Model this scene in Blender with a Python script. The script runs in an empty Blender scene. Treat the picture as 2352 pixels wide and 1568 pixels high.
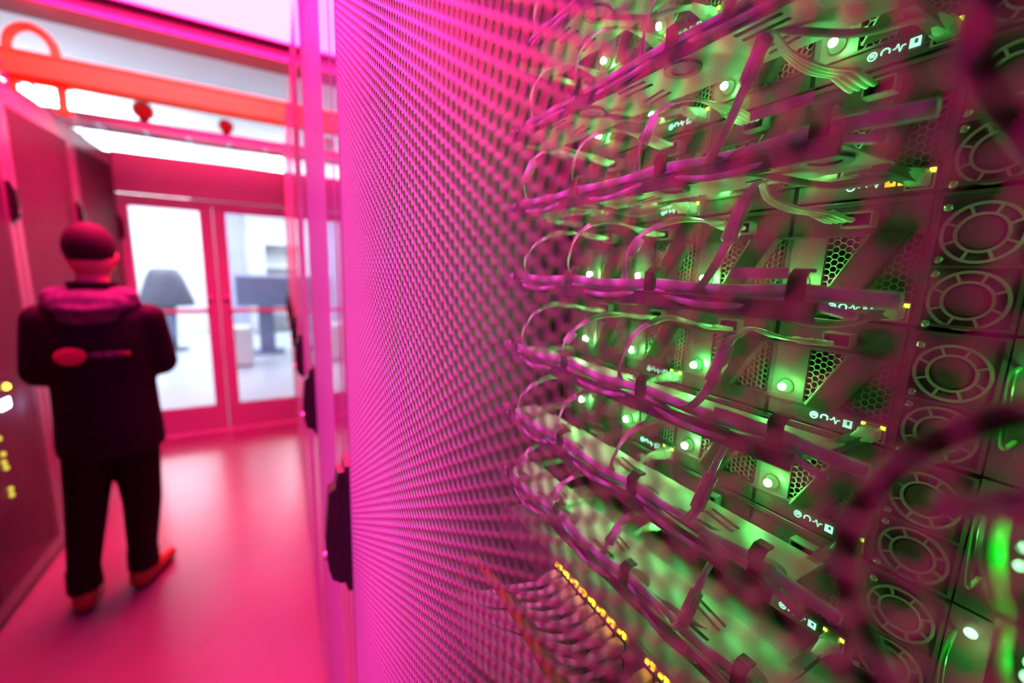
import bpy, math, random
import numpy as np
from mathutils import Vector, Matrix
random.seed(7)
C = bpy.context.scene.collection
SC = bpy.context.scene

# ------------------------------------------------------------------ camera
CAM_Z = 1.6
cam_d = bpy.data.cameras.new('camera')
cam = bpy.data.objects.new('camera', cam_d); C.objects.link(cam)
cx = Vector((.874, -.4846, .0344)).normalized()
cz = -Vector((.4833, .8589, -.1667)).normalized()
cy = cz.cross(cx).normalized(); cx = cy.cross(cz).normalized()
M = Matrix((cx, cy, cz)).transposed().to_4x4(); M.translation = (0, 0, CAM_Z)
cam.matrix_world = M
cam_d.sensor_width = 36; cam_d.lens = 14.54
cam_d.clip_start = .002; cam_d.clip_end = 100
cam_d.dof.use_dof = True; cam_d.dof.focus_distance = .31; cam_d.dof.aperture_fstop = 2.7
SC.camera = cam
# ------------------------------------------------------------------ world, exposure
w = bpy.data.worlds.new('World'); SC.world = w; w.use_nodes = True
w.node_tree.nodes['Background'].inputs[0].default_value = (.02, .005, .012, 1)
SC.view_settings.view_transform = 'Standard'; SC.view_settings.look = 'None'
SC.view_settings.gamma = 1; SC.view_settings.use_curve_mapping = False
SC.view_settings.exposure = 0
SC.cycles.max_bounces = 6; SC.cycles.diffuse_bounces = 3; SC.cycles.glossy_bounces = 4
SC.cycles.transparent_max_bounces = 12
SC.cycles.sample_clamp_indirect = 6
SC.cycles.caustics_reflective = False; SC.cycles.caustics_refractive = False
# light levels
PINK = (1.0, .010, .125); PINK_S = 80.0          # ceiling light above the far aisle
MAGENTA = (.42, .02, 1.0); MAGENTA_S = 42.0
SPOT = (.92, .05, .44); SPOT_W = 620           # unseen spot added to brighten the perforated door         # MAGENTA: unseen tube added over the near aisle
WHITE = (.86, .92, 1.0); WHITE_S = 16.0           # lamps of the room beyond the doors
LED_W = .062                                     # green status lights

# ------------------------------------------------------------------ materials
def mat(name, col, rough=.5, metal=0., noise=0., nscale=40, spec=.5, coat=0., emit=None, es=0., bump=0.):
    m = bpy.data.materials.new(name); m.use_nodes = True
    nt = m.node_tree; b = nt.nodes['Principled BSDF']
    b.inputs['Base Color'].default_value = (*col, 1)
    b.inputs['Roughness'].default_value = rough; b.inputs['Metallic'].default_value = metal
    b.inputs['Specular IOR Level'].default_value = spec; b.inputs['Coat Weight'].default_value = coat
    if noise or bump:
        tc = nt.nodes.new('ShaderNodeTexCoord'); n = nt.nodes.new('ShaderNodeTexNoise')
        n.inputs['Scale'].default_value = nscale; n.inputs['Detail'].default_value = 4
        nt.links.new(tc.outputs['Object'], n.inputs['Vector'])
        if noise:
            r = nt.nodes.new('ShaderNodeValToRGB')
            r.color_ramp.elements[0].color = (*[c*(1-noise) for c in col], 1)
            r.color_ramp.elements[1].color = (*[min(1, c*(1+noise)) for c in col], 1)
            r.color_ramp.elements[0].position = .3; r.color_ramp.elements[1].position = .7
            nt.links.new(n.outputs['Fac'], r.inputs['Fac']); nt.links.new(r.outputs['Color'], b.inputs['Base Color'])
        if bump:
            bp = nt.nodes.new('ShaderNodeBump'); bp.inputs['Strength'].default_value = bump; bp.inputs['Distance'].default_value = .002
            nt.links.new(n.outputs['Fac'], bp.inputs['Height']); nt.links.new(bp.outputs['Normal'], b.inputs['Normal'])
    if emit:
        b.inputs['Emission Color'].default_value = (*emit, 1); b.inputs['Emission Strength'].default_value = es
    return m
def glow(name, col, s, sample=False):
    m = bpy.data.materials.new(name); m.use_nodes = True
    nt = m.node_tree; nt.nodes.clear()
    e = nt.nodes.new('ShaderNodeEmission'); o = nt.nodes.new('ShaderNodeOutputMaterial')
    e.inputs[0].default_value = (*col, 1); e.inputs[1].default_value = s
    nt.links.new(e.outputs[0], o.inputs[0])
    m.cycles.emission_sampling = 'AUTO' if sample else 'NONE'
    return m
def thin_glass(name):
    m = bpy.data.materials.new(name); m.use_nodes = True
    nt = m.node_tree; nt.nodes.clear()
    t = nt.nodes.new('ShaderNodeBsdfTransparent'); g = nt.nodes.new('ShaderNodeBsdfGlossy')
    x = nt.nodes.new('ShaderNodeMixShader'); f = nt.nodes.new('ShaderNodeFresnel'); o = nt.nodes.new('ShaderNodeOutputMaterial')
    t.inputs[0].default_value = (.93, .96, .97, 1); g.inputs['Roughness'].default_value = .02; f.inputs[0].default_value = 1.3
    nt.links.new(f.outputs[0], x.inputs[0]); nt.links.new(t.outputs[0], x.inputs[1]); nt.links.new(g.outputs[0], x.inputs[2])
    nt.links.new(x.outputs[0], o.inputs[0]); return m
MT = dict(
    floor=mat('vinyl_floor', (.20, .185, .18), .25, 0, .05, 3, .5),
    far_floor=mat('pale_floor', (.62, .66, .74), .3, 0, .04, 2),
    ceiling=mat('ceiling_paint', (.6, .6, .6), .7, 0, .03, 6),
    wall=mat('wall_paint', (.6, .58, .6), .6, 0, .04, 5),
    far_wall=mat('far_wall_paint', (.84, .86, .9), .7, 0, .03, 3),
    steel=mat('door_steel_paint', (.33, .31, .33), .35, 0, .03, 8, .5),
    beam=mat('beam_paint', (.13, .115, .15), .5, 0, .05, 6),
    mesh=mat('mesh_powder_coat', (.34, .32, .35), .40, .15, 0, 1, .4),
    stile=mat('stile_gloss_paint', (.26, .25, .29), .06, .15, .02, 20, .6),
    cab=mat('cabinet_paint', (.30, .28, .30), .4, 0, .05, 12),
    cabin=mat('cabinet_inside', (.10, .09, .10), .5, .3, .1, 20),
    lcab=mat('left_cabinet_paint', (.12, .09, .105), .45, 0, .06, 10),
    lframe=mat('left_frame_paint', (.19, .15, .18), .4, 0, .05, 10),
    black=mat('black_plastic', (.012, .011, .012), .4, 0, .2, 60),
    galv=mat('galvanised_steel', (.50, .48, .50), .42, .55, .08, 90, .5),
    node=mat('node_sheet_metal', (.13, .11, .11), .45, .4, .10, 120, .5),
    hexm=mat('vent_sheet_metal', (.36, .34, .34), .45, .35, .05, 150),
    plate=mat('light_plate_metal', (.20, .18, .18), .4, .4, .08, 120),
    tray=mat('tray_paint', (.62, .62, .60), .42, .15, .04, 60),
    lip=mat('tray_lip_paint', (.20, .17, .20), .4, .2, .06, 60),
    slit=mat('slot_shadow_black', (.02, .02, .02), .8, 0, .1, 50),
    clip=mat('clip_plastic', (.10, .08, .08), .45, 0, .1, 80),
    strap=mat('ejector_dark_plastic', (.10, .065, .065), .5, 0, .15, 90),
    strand=mat('clear_fibre_jacket', (.90, .91, .94), .25, 0, .05, 300, .6),
    aqua=mat('aqua_fibre_jacket', (.25, .62, .68), .3, 0, .05, 300, .6),
    lilac=mat('lilac_cable_jacket', (.80, .62, .95), .4, 0, .06, 300, .5),
    plug=mat('white_connector', (.86, .9, .84), .35, 0, .03, 200),
    label=mat('white_cable_label', (.9, .85, .9), .5, 0, .04, 200),
    grey_cable=mat('grey_network_cable', (.42, .42, .42), .5, 0, .06, 300),
    pale_cable=mat('pale_network_cable', (.92, .88, .88), .45, 0, .06, 300),
    boot=mat('plug_boot', (.80, .82, .78), .35, 0, .05, 200),
    orange=mat('orange_cable', (.85, .22, .04), .4, 0, .08, 200),
    dark_cable=mat('dark_power_cord', (.07, .05, .05), .5, 0, .1, 200),
    violet_cable=mat('violet_cable', (.50, .22, .56), .45, 0, .08, 200),
    green_plastic=mat('green_latch_plastic', (.05, .62, .10), .3, 0, .08, 100),
    hub=mat('fan_hub', (.10, .06, .06), .5, 0, .1, 100),
    screw=mat('screw_metal', (.6, .58, .58), .25, .9, .05, 200),
    duct=mat('yellow_fibre_duct', (1., .72, .04), .5, 0, .04, 10, .15),
    red=mat('red_enamel', (.75, .02, .02), .35, 0, .06, 20),
    tin=mat('tray_tin', (.55, .52, .58), .4, .4, .08, 10),
    glass=thin_glass('door_glass'),
    dark_kiosk=mat('charcoal_laminate', (.10, .10, .14), .5, 0, .15, 14),
    blue_grey=mat('blue_grey_laminate', (.20, .21, .34), .5, 0, .1, 8),
    white_box=mat('white_laminate', (.85, .86, .88), .5, 0, .03, 8),
    pale_panel=mat('lavender_panel', (.42, .42, .62), .5, 0, .06, 5),
    skin=mat('skin', (.80, .36, .27), .5, 0, .06, 30),
    hair=mat('short_dark_hair', (.016, .006, .006), .8, 0, .5, 260, bump=.6),
    jacket=mat('black_jacket_cloth', (.010, .008, .010), .75, 0, .3, 50, .25, bump=.25),
    hood=mat('grey_hood_lining', (.15, .12, .16), .8, 0, .35, 26, .2, bump=.4),
    trousers=mat('black_trouser_cloth', (.009, .007, .008), .8, 0, .3, 60, .2, bump=.25),
    shoe=mat('tan_leather', (.36, .11, .03), .45, 0, .2, 30),
    sole=mat('dark_sole', (.06, .025, .02), .7, 0, .2, 60),
    logo=mat('red_logo_print', (.80, .10, .12), .6, 0, .06, 60),
    print_dim=mat('lilac_print', (.22, .10, .22), .6, 0, .1, 90),
    print_orange=mat('orange_print', (.60, .22, .03), .6, 0, .1, 90),
    magenta_fill=glow('magenta_fill', MAGENTA, MAGENTA_S, True),  # glow of the added tube and spot
    pink_lamp=glow('pink_lamp', PINK, PINK_S, True),
    white_fill=glow('ceiling_fill_glow', WHITE, WHITE_S*2.6, True),
    white_lamp=glow('white_lamp', WHITE, WHITE_S, True),
    led=glow('green_led', (.32, 1., .42), 150),
    led_halo=glow('green_halo_glow', (.10, 1., .16), 1.5),  # glowing disc that stands in for the halo round each light
    led_dim=glow('green_led_small', (.25, 1., .35), 6),
    icon=glow('mint_icon', (.35, 1., .62), 2.2),
    icon_off=mat('icon_unlit', (.25, .20, .20), .5, 0, .1, 100),
    amber=glow('amber_icon', (1., .38, .02), 2.4),
    amber_led=glow('amber_led', (1., .50, .02), 5.5),
    yellow_led=glow('yellow_led', (.72, 1., .04), 5.0),
    blue_led=glow('blue_white_led', (.45, .52, 1.), 40.0),
    warm_led=glow('warm_yellow_led', (1., .75, .05), 14.0),
    olive_led=glow('olive_led', (.6, .55, .04), 3.5),
)

# ------------------------------------------------------------------ mesh building
class MB:
    def __init__(s): s.v = []; s.f = []; s.mi = []; s.m = 0
    def add(s, vs, fs):
        o = len(s.v); s.v += [tuple(v) for v in vs]
        for f in fs: s.f.append([i+o for i in f]); s.mi.append(s.m)
        return s
    def box(s, x0, x1, y0, y1, z0, z1, b=0.):
        if b <= 0:
            vs = [(x, y, z) for x in (x0, x1) for y in (y0, y1) for z in (z0, z1)]
            return s.add(vs, [(0,1,3,2), (4,6,7,5), (0,4,5,1), (2,3,7,6), (0,2,6,4), (1,5,7,3)])
        b = min(b, (x1-x0)/2.01, (y1-y0)/2.01, (z1-z0)/2.01)     # bevelled box
        vs = []; idx = {}
        lo = (x0, y0, z0); hi = (x1, y1, z1)
        for sx in (0, 1):
            for sy in (0, 1):
                for sz in (0, 1):
                    sg = (sx, sy, sz)
                    for ax in range(3):
                        p = [0]*3
                        for k in range(3):
                            e = hi[k] if sg[k] else lo[k]
                            p[k] = e if k == ax else e + (-b if sg[k] else b)
                        idx[(sg, ax)] = len(vs); vs.append(tuple(p))
        fs = []
        for ax in range(3):
            a, c = [k for k in range(3) if k != ax]
            for e in (0, 1):
                q = []
                for (i, j) in ((0,0), (1,0), (1,1), (0,1)):
                    sg = [0]*3; sg[ax] = e; sg[a] = i; sg[c] = j; q.append(idx[(tuple(sg), ax)])
                fs.append(q)
            for i in (0, 1):
                for j in (0, 1):
                    s0 = [0]*3; s0[a] = i; s0[c] = j; s1 = list(s0); s1[ax] = 1
                    s0, s1 = tuple(s0), tuple(s1)
                    fs.append([idx[(s0, a)], idx[(s0, c)], idx[(s1, c)], idx[(s1, a)]])
        for sx in (0, 1):
            for sy in (0, 1):
                for sz in (0, 1): fs.append([idx[((sx, sy, sz), k)] for k in range(3)])
        return s.add(vs, fs)
    def tube(s, pts, r, n=8, smooth=True, sub=6, flat=1.0):
        P = [Vector(p) for p in pts]
        if smooth and len(P) > 2:
            Q = [P[0]*2-P[1]] + P + [P[-1]*2-P[-2]]; out = []
            for i in range(1, len(Q)-2):
                a, b, c, d = Q[i-1:i+3]
                for k in range(sub):
                    t = k/sub
                    out.append(.5*((2*b)+(c-a)*t+(2*a-5*b+4*c-d)*t*t+(3*b-a-3*c+d)*t**3))
            out.append(P[-1]); P = out
        rs = r if isinstance(r, (list, tuple)) else None
        T = [(P[min(i+1, len(P)-1)]-P[max(i-1, 0)]).normalized() for i in range(len(P))]
        up = Vector((0, 0, 1)) if abs(T[0].z) < .9 else Vector((1, 0, 0))
        N = T[0].cross(up).normalized(); vs = []; fs = []
        for i, p in enumerate(P):
            N = (N - T[i]*N.dot(T[i])).normalized(); B = T[i].cross(N)
            rr = r if rs is None else rs[0]+(rs[1]-rs[0])*i/(len(P)-1)
            for k in range(n):
                a = 2*math.pi*k/n; vs.append(p+N*math.cos(a)*rr+B*math.sin(a)*rr*flat)
        for i in range(len(P)-1):
            for k in range(n): fs.append((i*n+k, i*n+(k+1) % n, (i+1)*n+(k+1) % n, (i+1)*n+k))
        fs.append(tuple(range(n))[::-1]); fs.append(tuple((len(P)-1)*n+k for k in range(n)))
        return s.add(vs, fs)
    def cyl(s, p0, p1, r0, r1=None, n=16):
        return s.tube([p0, p1], [r0, r0 if r1 is None else r1], n, False)
    def ring(s, c, axis, r0, r1, h, n=28, a0=0., a1=None):
        """flat annulus with thickness h along axis ('x','z','y'); optionally an arc a0..a1"""
        full = a1 is None; a1 = a0+2*math.pi if full else a1
        def P(r, a, e):
            u, v = r*math.cos(a), r*math.sin(a)
            return {'x': (c[0]+e, c[1]+u, c[2]+v), 'z': (c[0]+u, c[1]+v, c[2]+e), 'y': (c[0]+u, c[1]+e, c[2]+v)}[axis]
        vs = []; fs = []; m = n if full else n+1
        for i in range(m):
            a = a0+(a1-a0)*i/n
            vs += [P(r0, a, 0), P(r1, a, 0), P(r1, a, h), P(r0, a, h)]
        for i in range(n):
            j = (i+1) % m
            for k in range(4): fs.append((i*4+k, i*4+(k+1) % 4, j*4+(k+1) % 4, j*4+k))
        if not full: fs += [(0, 1, 2, 3), tuple(n*4+k for k in (3, 2, 1, 0))]
        return s.add(vs, fs)
    def ball(s, c, r, n=16, m=10, sc=(1, 1, 1)):
        vs = [(c[0], c[1], c[2]+r*sc[2])]; fs = []
        for i in range(1, m):
            t = math.pi*i/m
            for k in range(n):
                a = 2*math.pi*k/n
                vs.append((c[0]+r*sc[0]*math.sin(t)*math.cos(a), c[1]+r*sc[1]*math.sin(t)*math.sin(a), c[2]+r*sc[2]*math.cos(t)))
        vs.append((c[0], c[1], c[2]-r*sc[2])); L = len(vs)-1
        for k in range(n):
            fs.append((0, 1+k, 1+(k+1) % n)); fs.append((L, L-n+(k+1) % n, L-n+k))
        for i in range(m-2):
            for k in range(n):
                a = 1+i*n+k; b = 1+i*n+(k+1) % n; fs.append((a, a+n, b+n, b))
        return s.add(vs, fs)
    def loft(s, rings, n=24):
        """rings of (x, y, z, rx, ry) stacked; caps closed"""
        vs = []; fs = []
        for (x, y, z, rx, ry) in rings:
            for k in range(n):
                a = 2*math.pi*k/n; vs.append((x+rx*math.cos(a), y+ry*math.sin(a), z))
        for i in range(len(rings)-1):
            for k in range(n): fs.append((i*n+k, i*n+(k+1) % n, (i+1)*n+(k+1) % n, (i+1)*n+k))
        fs.append(tuple(range(n))[::-1]); fs.append(tuple((len(rings)-1)*n+k for k in range(n)))
        return s.add(vs, fs)
    def prism(s, poly, axis, e0, e1):
        """polygon in the other two axes (kept in x,y,z order) pushed along axis"""
        def P(u, v, e): return {'x': (e, u, v), 'y': (u, e, v), 'z': (u, v, e)}[axis]
        n = len(poly); vs = [P(u, v, e0) for u, v in poly]+[P(u, v, e1) for u, v in poly]
        fs = [tuple(range(n))[::-1], tuple(range(n, 2*n))]+[(i, (i+1) % n, n+(i+1) % n, n+i) for i in range(n)]
        return s.add(vs, fs)
    def build(s, name, mats, parent=None, loc=(0, 0, 0), smooth=False):
        me = bpy.data.meshes.new(name); me.from_pydata(s.v, [], s.f)
        mats = mats if isinstance(mats, (list, tuple)) else [mats]
        for m in mats: me.materials.append(MT[m])
        if len(mats) > 1: me.polygons.foreach_set('material_index', s.mi)
        if smooth: me.polygons.foreach_set('use_smooth', [True]*len(me.polygons))
        me.update(); return inst(name, me, parent, loc)
def inst(name, me, parent=None, loc=(0, 0, 0)):
    o = bpy.data.objects.new(name, me); C.objects.link(o); o.location = loc
    if parent is not None: o.parent = parent
    return o
def tag(o, label=None, cat=None, group=None, kind=None):
    if label: o['label'] = label
    if cat: o['category'] = cat
    if group: o['group'] = group
    if kind: o['kind'] = kind
    return o
def thing(name, label, cat, loc=(0, 0, 0), group=None):
    o = bpy.data.objects.new(name, None); C.objects.link(o); o.location = loc
    o.empty_display_size = .05
    return tag(o, label, cat, group)
def structure(o): return tag(o, kind='structure')

def perforated(name, y0, y1, z0, z1, pitch, hole, t, mname):
    """sheet in the YZ plane, x from 0 to t, hexagonal lattice with neighbours straight above; hole = share of the cell left open"""
    cw = pitch*math.sqrt(3)/2
    ncol = int((y1-y0)/cw)+1; nrow = int((z1-z0)/pitch)+1
    cyy, czz = np.meshgrid(y0+cw*(np.arange(ncol)+.5), z0+pitch*(np.arange(nrow)+.5), indexing='ij')
    czz[1::2] += pitch/2
    ctr = np.stack([cyy.ravel(), czz.ravel()], 1); n = len(ctr)
    R = pitch/math.sqrt(3); a = np.radians(np.arange(6)*60)
    hexp = np.stack([np.cos(a), np.sin(a)], 1)
    loops = []
    for (r, x) in ((R, 0), (R*hole, 0), (R, t), (R*hole, t)):
        p = ctr[:, None, :]+hexp[None]*r
        loops.append(np.concatenate([np.full((n, 6, 1), x), p], 2))
    V = np.stack(loops, 1).reshape(-1, 3)                       # n,4,6,3
    k = np.arange(6); k1 = (k+1) % 6
    q = np.concatenate([np.stack([0+k, 0+k1, 6+k1, 6+k], 1), np.stack([12+k, 18+k, 18+k1, 12+k1], 1), np.stack([6+k, 6+k1, 18+k1, 18+k], 1)])
    F = (np.arange(n)[:, None, None]*24+q[None]).reshape(-1)
    me = bpy.data.meshes.new(name)
    me.vertices.add(len(V)); me.vertices.foreach_set('co', V.astype(np.float32).ravel())
    nf = n*18; me.loops.add(nf*4); me.loops.foreach_set('vertex_index', F.astype(np.int32))
    me.polygons.add(nf); me.polygons.foreach_set('loop_start', np.arange(nf, dtype=np.int32)*4)
    me.materials.append(MT[mname]); me.update(calc_edges=True); return me

# ------------------------------------------------------------------ the setting
DOOR_X = .073          # aisle face of the right row
LEFT_X = -1.12         # aisle face of the left row
END_Y = 4.64
CAB_H = 2.42
def st(name, m, *boxes, parent=None, b=0.):
    q = MB()
    for bx in boxes: q.box(*bx, b)
    o = q.build(name, m, parent)
    return o if parent is not None else structure(o)
st('floor', 'floor', (-3.2, 2.2, -2.5, END_Y+.06, -.1, 0))
st('floor_far', 'far_floor', (-4.2, 3.2, END_Y+.06, 11., -.1, 0))
st('ceiling', 'ceiling', (-3.2, 2.2, -2.5, 3.5, 3.08, 3.2))
st('ceiling_far', 'far_wall', (-4.2, 3.2, 3.5, 11., 3.30, 3.4))
st('wall_left', 'wall', (-3.3, -3.2, -2.5, END_Y, 0, 3.4))
st('wall_right', 'wall', (2.2, 2.3, -2.5, END_Y, 0, 3.4))
st('wall_behind', 'wall', (-3.3, 2.3, -2.6, -2.5, 0, 3.4))
st('wall_far', 'far_wall', (-4.2, 3.2, 11., 11.1, 0, 3.4))
st('wall_far_left', 'far_wall', (-4.3, -4.2, END_Y+.05, 11., 0, 3.4))
st('wall_far_right', 'far_wall', (3.2, 3.3, END_Y+.05, 11., 0, 3.4))
st('wall_end', 'steel', (-3.2, -1.16, END_Y, END_Y+.06, 0, 2.44), (.17, 2.2, END_Y, END_Y+.06, 0, 2.44), (-1.16, .17, END_Y, END_Y+.06, 2.13, 2.44))
st('trim_1', 'steel', (-1.12, .073, END_Y-.05, END_Y-.001, 2.125, 2.44), b=.006)     # header panel above the doors
st('trim_2', 'steel', (-1.16, -1.115, END_Y-.02, END_Y+.02, 0, 2.12), (.125, .17, END_Y-.02, END_Y+.02, 0, 2.12), (-1.115, .125, END_Y-.02, END_Y+.02, 2.07, 2.12))
st('trim_3', 'tin', (-1.115, .125, END_Y-.06, END_Y+.05, 0, .012))                   # threshold
for i, (x0, x1, g0, g1) in enumerate(((-1.113, -.498, -1.067, -.59), (-.492, .123, -.40, .078))):
    d = st('door_%d' % (i+1), 'steel', (x0, g0, END_Y, END_Y+.045, .014, 2.068), (g1, x1, END_Y, END_Y+.045, .014, 2.068),
           (g0, g1, END_Y, END_Y+.045, .014, .255), (g0, g1, END_Y, END_Y+.045, 2.03, 2.068))
    MB().box(g0, g1, END_Y+.018, END_Y+.026, .255, 2.03).build('pane', 'glass', d)
    q = MB().box(g0-.02, g1+.02, END_Y-.045, END_Y-.012, 1.135, 1.17, .006)
    for xx in (g0-.012, g1+.012): q.box(xx-.012, xx+.012, END_Y-.015, END_Y, 1.13, 1.175)
    q.build('push_bar', 'steel', d)
    xk = g1+.03 if i == 0 else g0-.03
    MB().cyl((xk, END_Y, 1.27), (xk, END_Y-.03, 1.27), .018, .022).build('lock_knob', 'tin', d, smooth=True)
    MB().box(xk-.03, xk+.03, END_Y-.006, END_Y, .88, 1.2, .004).build('push_plate', 'steel', d)
st('beam', 'beam', (-2.6, 2.2, 3.5, 3.62, 2.94, 3.3), (-2.6, 2.2, 3.44, 3.5, 2.94, 2.965), (-2.6, 2.2, 3.62, 3.68, 2.94, 2.965))

# pink ceiling light, added violet tube and spot, white lamps of the far room
t = thing('ceiling_light', 'large glowing white pink panel light in the ceiling above the aisle', 'ceiling light', (-.44, 2.80, 3.08))
MB().box(-.70, .70, -.60, .60, -.035, -.03).build('diffuser', 'pink_lamp', t)
q = MB()
for bx in ((-.725, -.70, -.625, .625), (.70, .725, -.625, .625), (-.70, .70, -.625, -.60), (-.70, .70, .60, .625)): q.box(*bx, -.045, 0)
q.build('light_frame', 'steel', t)
t = thing('added_tube', 'unseen violet tube light added on the ceiling to tint the aisle', 'tube light', (-.30, 1.45, 3.01))  # tube out of view, added for its violet light
MB().cyl((0, -.55, 0), (0, .55, 0), .025, .025, 14).build('tube', 'magenta_fill', t)
MB().box(-.03, .03, -.60, .60, .027, .07, .004).box(-.022, .022, -.60, -.555, -.03, .03).box(-.022, .022, .555, .60, -.03, .03).build('housing', 'steel', t)
t = thing('added_spot', 'unseen ceiling spot added to brighten the near perforated door', 'added_spot', (-.9, -.5, 2.92))  # invented fixture, lights the far part of the door and leaves the near part dim
MB().cyl((0, 0, .16), (0, 0, .10), .06, .06, 20).cyl((0, 0, .10), (0, 0, .02), .012, .012, 10).build('mount', 'steel', t)
ax = (Vector((.073, .95, 1.42))-Vector((-.9, -.5, 2.92))).normalized(); o_ = Vector((0, 0, 0))
MB().tube([o_-ax*.10, o_-ax*.09, o_+ax*.05], [.045, .05], 20, False).build('housing', 'black', t, smooth=True)
MB().cyl(tuple(o_+ax*.046), tuple(o_+ax*.052), .040, .040, 20).build('lens', 'magenta_fill', t)
sd = bpy.data.lights.new('spot_beam', 'SPOT'); sd.color = SPOT; sd.energy = SPOT_W; sd.spot_size = math.radians(43); sd.spot_blend = .55; sd.shadow_soft_size = .03
so = bpy.data.objects.new('spot_beam', sd); C.objects.link(so); so.parent = t; so.location = o_+ax*.09
so.rotation_mode = 'QUATERNION'; so.rotation_quaternion = ax.to_track_quat('-Z', 'Y')
for i, (x, y, nm) in enumerate(((-2.6, 7.2, 'nearest the glass doors'), (-2.0, 9.8, 'beyond the left glass door'), (.5, 9.2, 'beyond the right glass door'))):
    t = thing('panel_light', 'square white hanging panel light %s' % nm, 'ceiling light', (x, y, 2.78), 'white panel lights of the far room')
    MB().box(-.6, .6, -.6, .6, -.03, -.018).build('diffuser', 'white_lamp', t)
    MB().box(-.6, .6, -.6, .6, -.014, -.004).build('ceiling_fill', 'white_fill', t)  # glowing sheet added on top to whiten the far ceiling
    MB().cyl((-.615, 0, 0), (-.615, 0, .52), .006, .006, 8).cyl((.615, 0, 0), (.615, 0, .52), .006, .006, 8).build('hanger', 'tin', t)
    q = MB()
    for bx in ((-.63, -.6, -.63, .63), (.6, .63, -.63, .63), (-.6, .6, -.63, -.6), (-.6, .6, .6, .63)): q.box(*bx, -.035, 0)
    q.build('light_frame', 'steel', t)

# ------------------------------------------------------------------ cabinets
def swing_handle(parent, x, y, z, sgn):
    """black swing handle; sgn = -1 sticks out towards -x"""
    q = MB()
    prof = [(0, .088), (.014, .088), (.017, .066), (.026, .060), (.031, .01), (.033, -.02), (.031, -.058), (.026, -.078), (.014, -.088), (0, -.088)]
    q.prism([(x+sgn*u, z+v) for u, v in prof], 'y', y-.013, y+.013)
    q.prism([(x+sgn*u*.35, z+v*1.12) for u, v in prof], 'y', y-.02, y+.02)
    h = q.build('handle', 'black', parent)
    MB().cyl((x+sgn*.028, y, z-.045), (x+sgn*.036, y, z-.045), .007, .006).build('lock', 'screw', h)
    return h
mesh_wide = perforated('perforated_sheet_wide', -.105, .585, .09, 2.33, .0077, .86, .0016, 'mesh')
mesh_slim = perforated('perforated_sheet_slim', .113, .607, .09, 2.33, .0077, .86, .0016, 'mesh')
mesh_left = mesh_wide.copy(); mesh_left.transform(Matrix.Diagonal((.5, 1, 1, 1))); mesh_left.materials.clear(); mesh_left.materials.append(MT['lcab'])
def cabinet_shell(root, y0, y1, depth, m, sgn, mi='cabin'):
    """open fronted body; front at x=0, going sgn*depth"""
    q = MB()
    def bx(xa, xb, *r): q.box(min(sgn*xa, sgn*xb), max(sgn*xa, sgn*xb), *r)
    bx(.03, depth, y0+.001, y0+.016, 0, CAB_H-.02); bx(.03, depth, y1-.016, y1-.001, 0, CAB_H-.02)
    bx(.03, depth, y0+.001, y1-.001, CAB_H-.04, CAB_H); bx(.03, depth, y0+.001, y1-.001, 0, .05)
    bx(depth-.012, depth, y0+.001, y1-.001, .05, CAB_H-.04)
    q.build('body', m, root)
    f = MB(); q2 = f
    def fx(xa, xb, *r): f.box(min(sgn*xa, sgn*xb), max(sgn*xa, sgn*xb), *r)
    fx(.018, .03, y0+.001, y0+.03, 0, CAB_H); fx(.018, .03, y1-.03, y1-.001, 0, CAB_H)
    fx(.018, .03, y0+.03, y1-.03, CAB_H-.07, CAB_H); fx(.018, .03, y0+.03, y1-.03, 0, .07)
    f.build('frame', m, root)
def door_frame(parent, y0, y1, m0, m1, m, sgn):
    q = MB()
    def bx(xa, xb, *r): q.box(min(sgn*xa, sgn*xb), max(sgn*xa, sgn*xb), *r, .0015)
    bx(-.001, .016, y0+.004, m0, .03, CAB_H-.02); bx(-.001, .016, m1, y1-.004, .03, CAB_H-.02)
    bx(-.001, .016, m0, m1, .03, .10); bx(-.001, .016, m0, m1, 2.31, CAB_H-.02)
    return q.build('door_frame', m, parent)
def right_cabinet(y, y0, y1, m0, m1, me, label):
    root = thing('server_cabinet', label, 'server cabinet', (DOOR_X, y, 0), 'cabinets of the right row')
    cabinet_shell(root, y0, y1, 1.05, 'cabin', 1)
    d = inst('perforated_door', me, root)
    door_frame(d, y0, y1, m0, m1, 'stile', 1)
    swing_handle(d, -.001, m1+.026, 1.222, -1)
    return root
right_cabinet(0, -.16, .64, -.10, .58, mesh_wide, 'near server cabinet with pink lit perforated door, green lights inside')
ORD = ['first', 'second', 'third', 'fourth', 'fifth', 'sixth']
for i in range(6):
    right_cabinet(.64+.66*i, 0, .655, .117, .60, mesh_slim, 'violet lit cabinet, %s one beyond the near perforated door' % ORD[i])
for i in range(4):
    y = 1.43+.80*i
    lab = ['left row cabinet just outside the frame at the near end', 'left row cabinet showing blue and yellow lights, behind the person',
           'left row cabinet with black handle, in line with the back of the head', 'left row cabinet standing against the glass door wall'][i]
    root = thing('server_cabinet', lab, 'server cabinet', (LEFT_X, y+.16, 0), 'cabinets of the left row')
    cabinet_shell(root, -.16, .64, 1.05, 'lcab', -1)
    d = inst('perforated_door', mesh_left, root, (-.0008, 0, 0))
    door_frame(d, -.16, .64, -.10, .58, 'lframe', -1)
    swing_handle(d, .002, .61, 1.85, 1)

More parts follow.
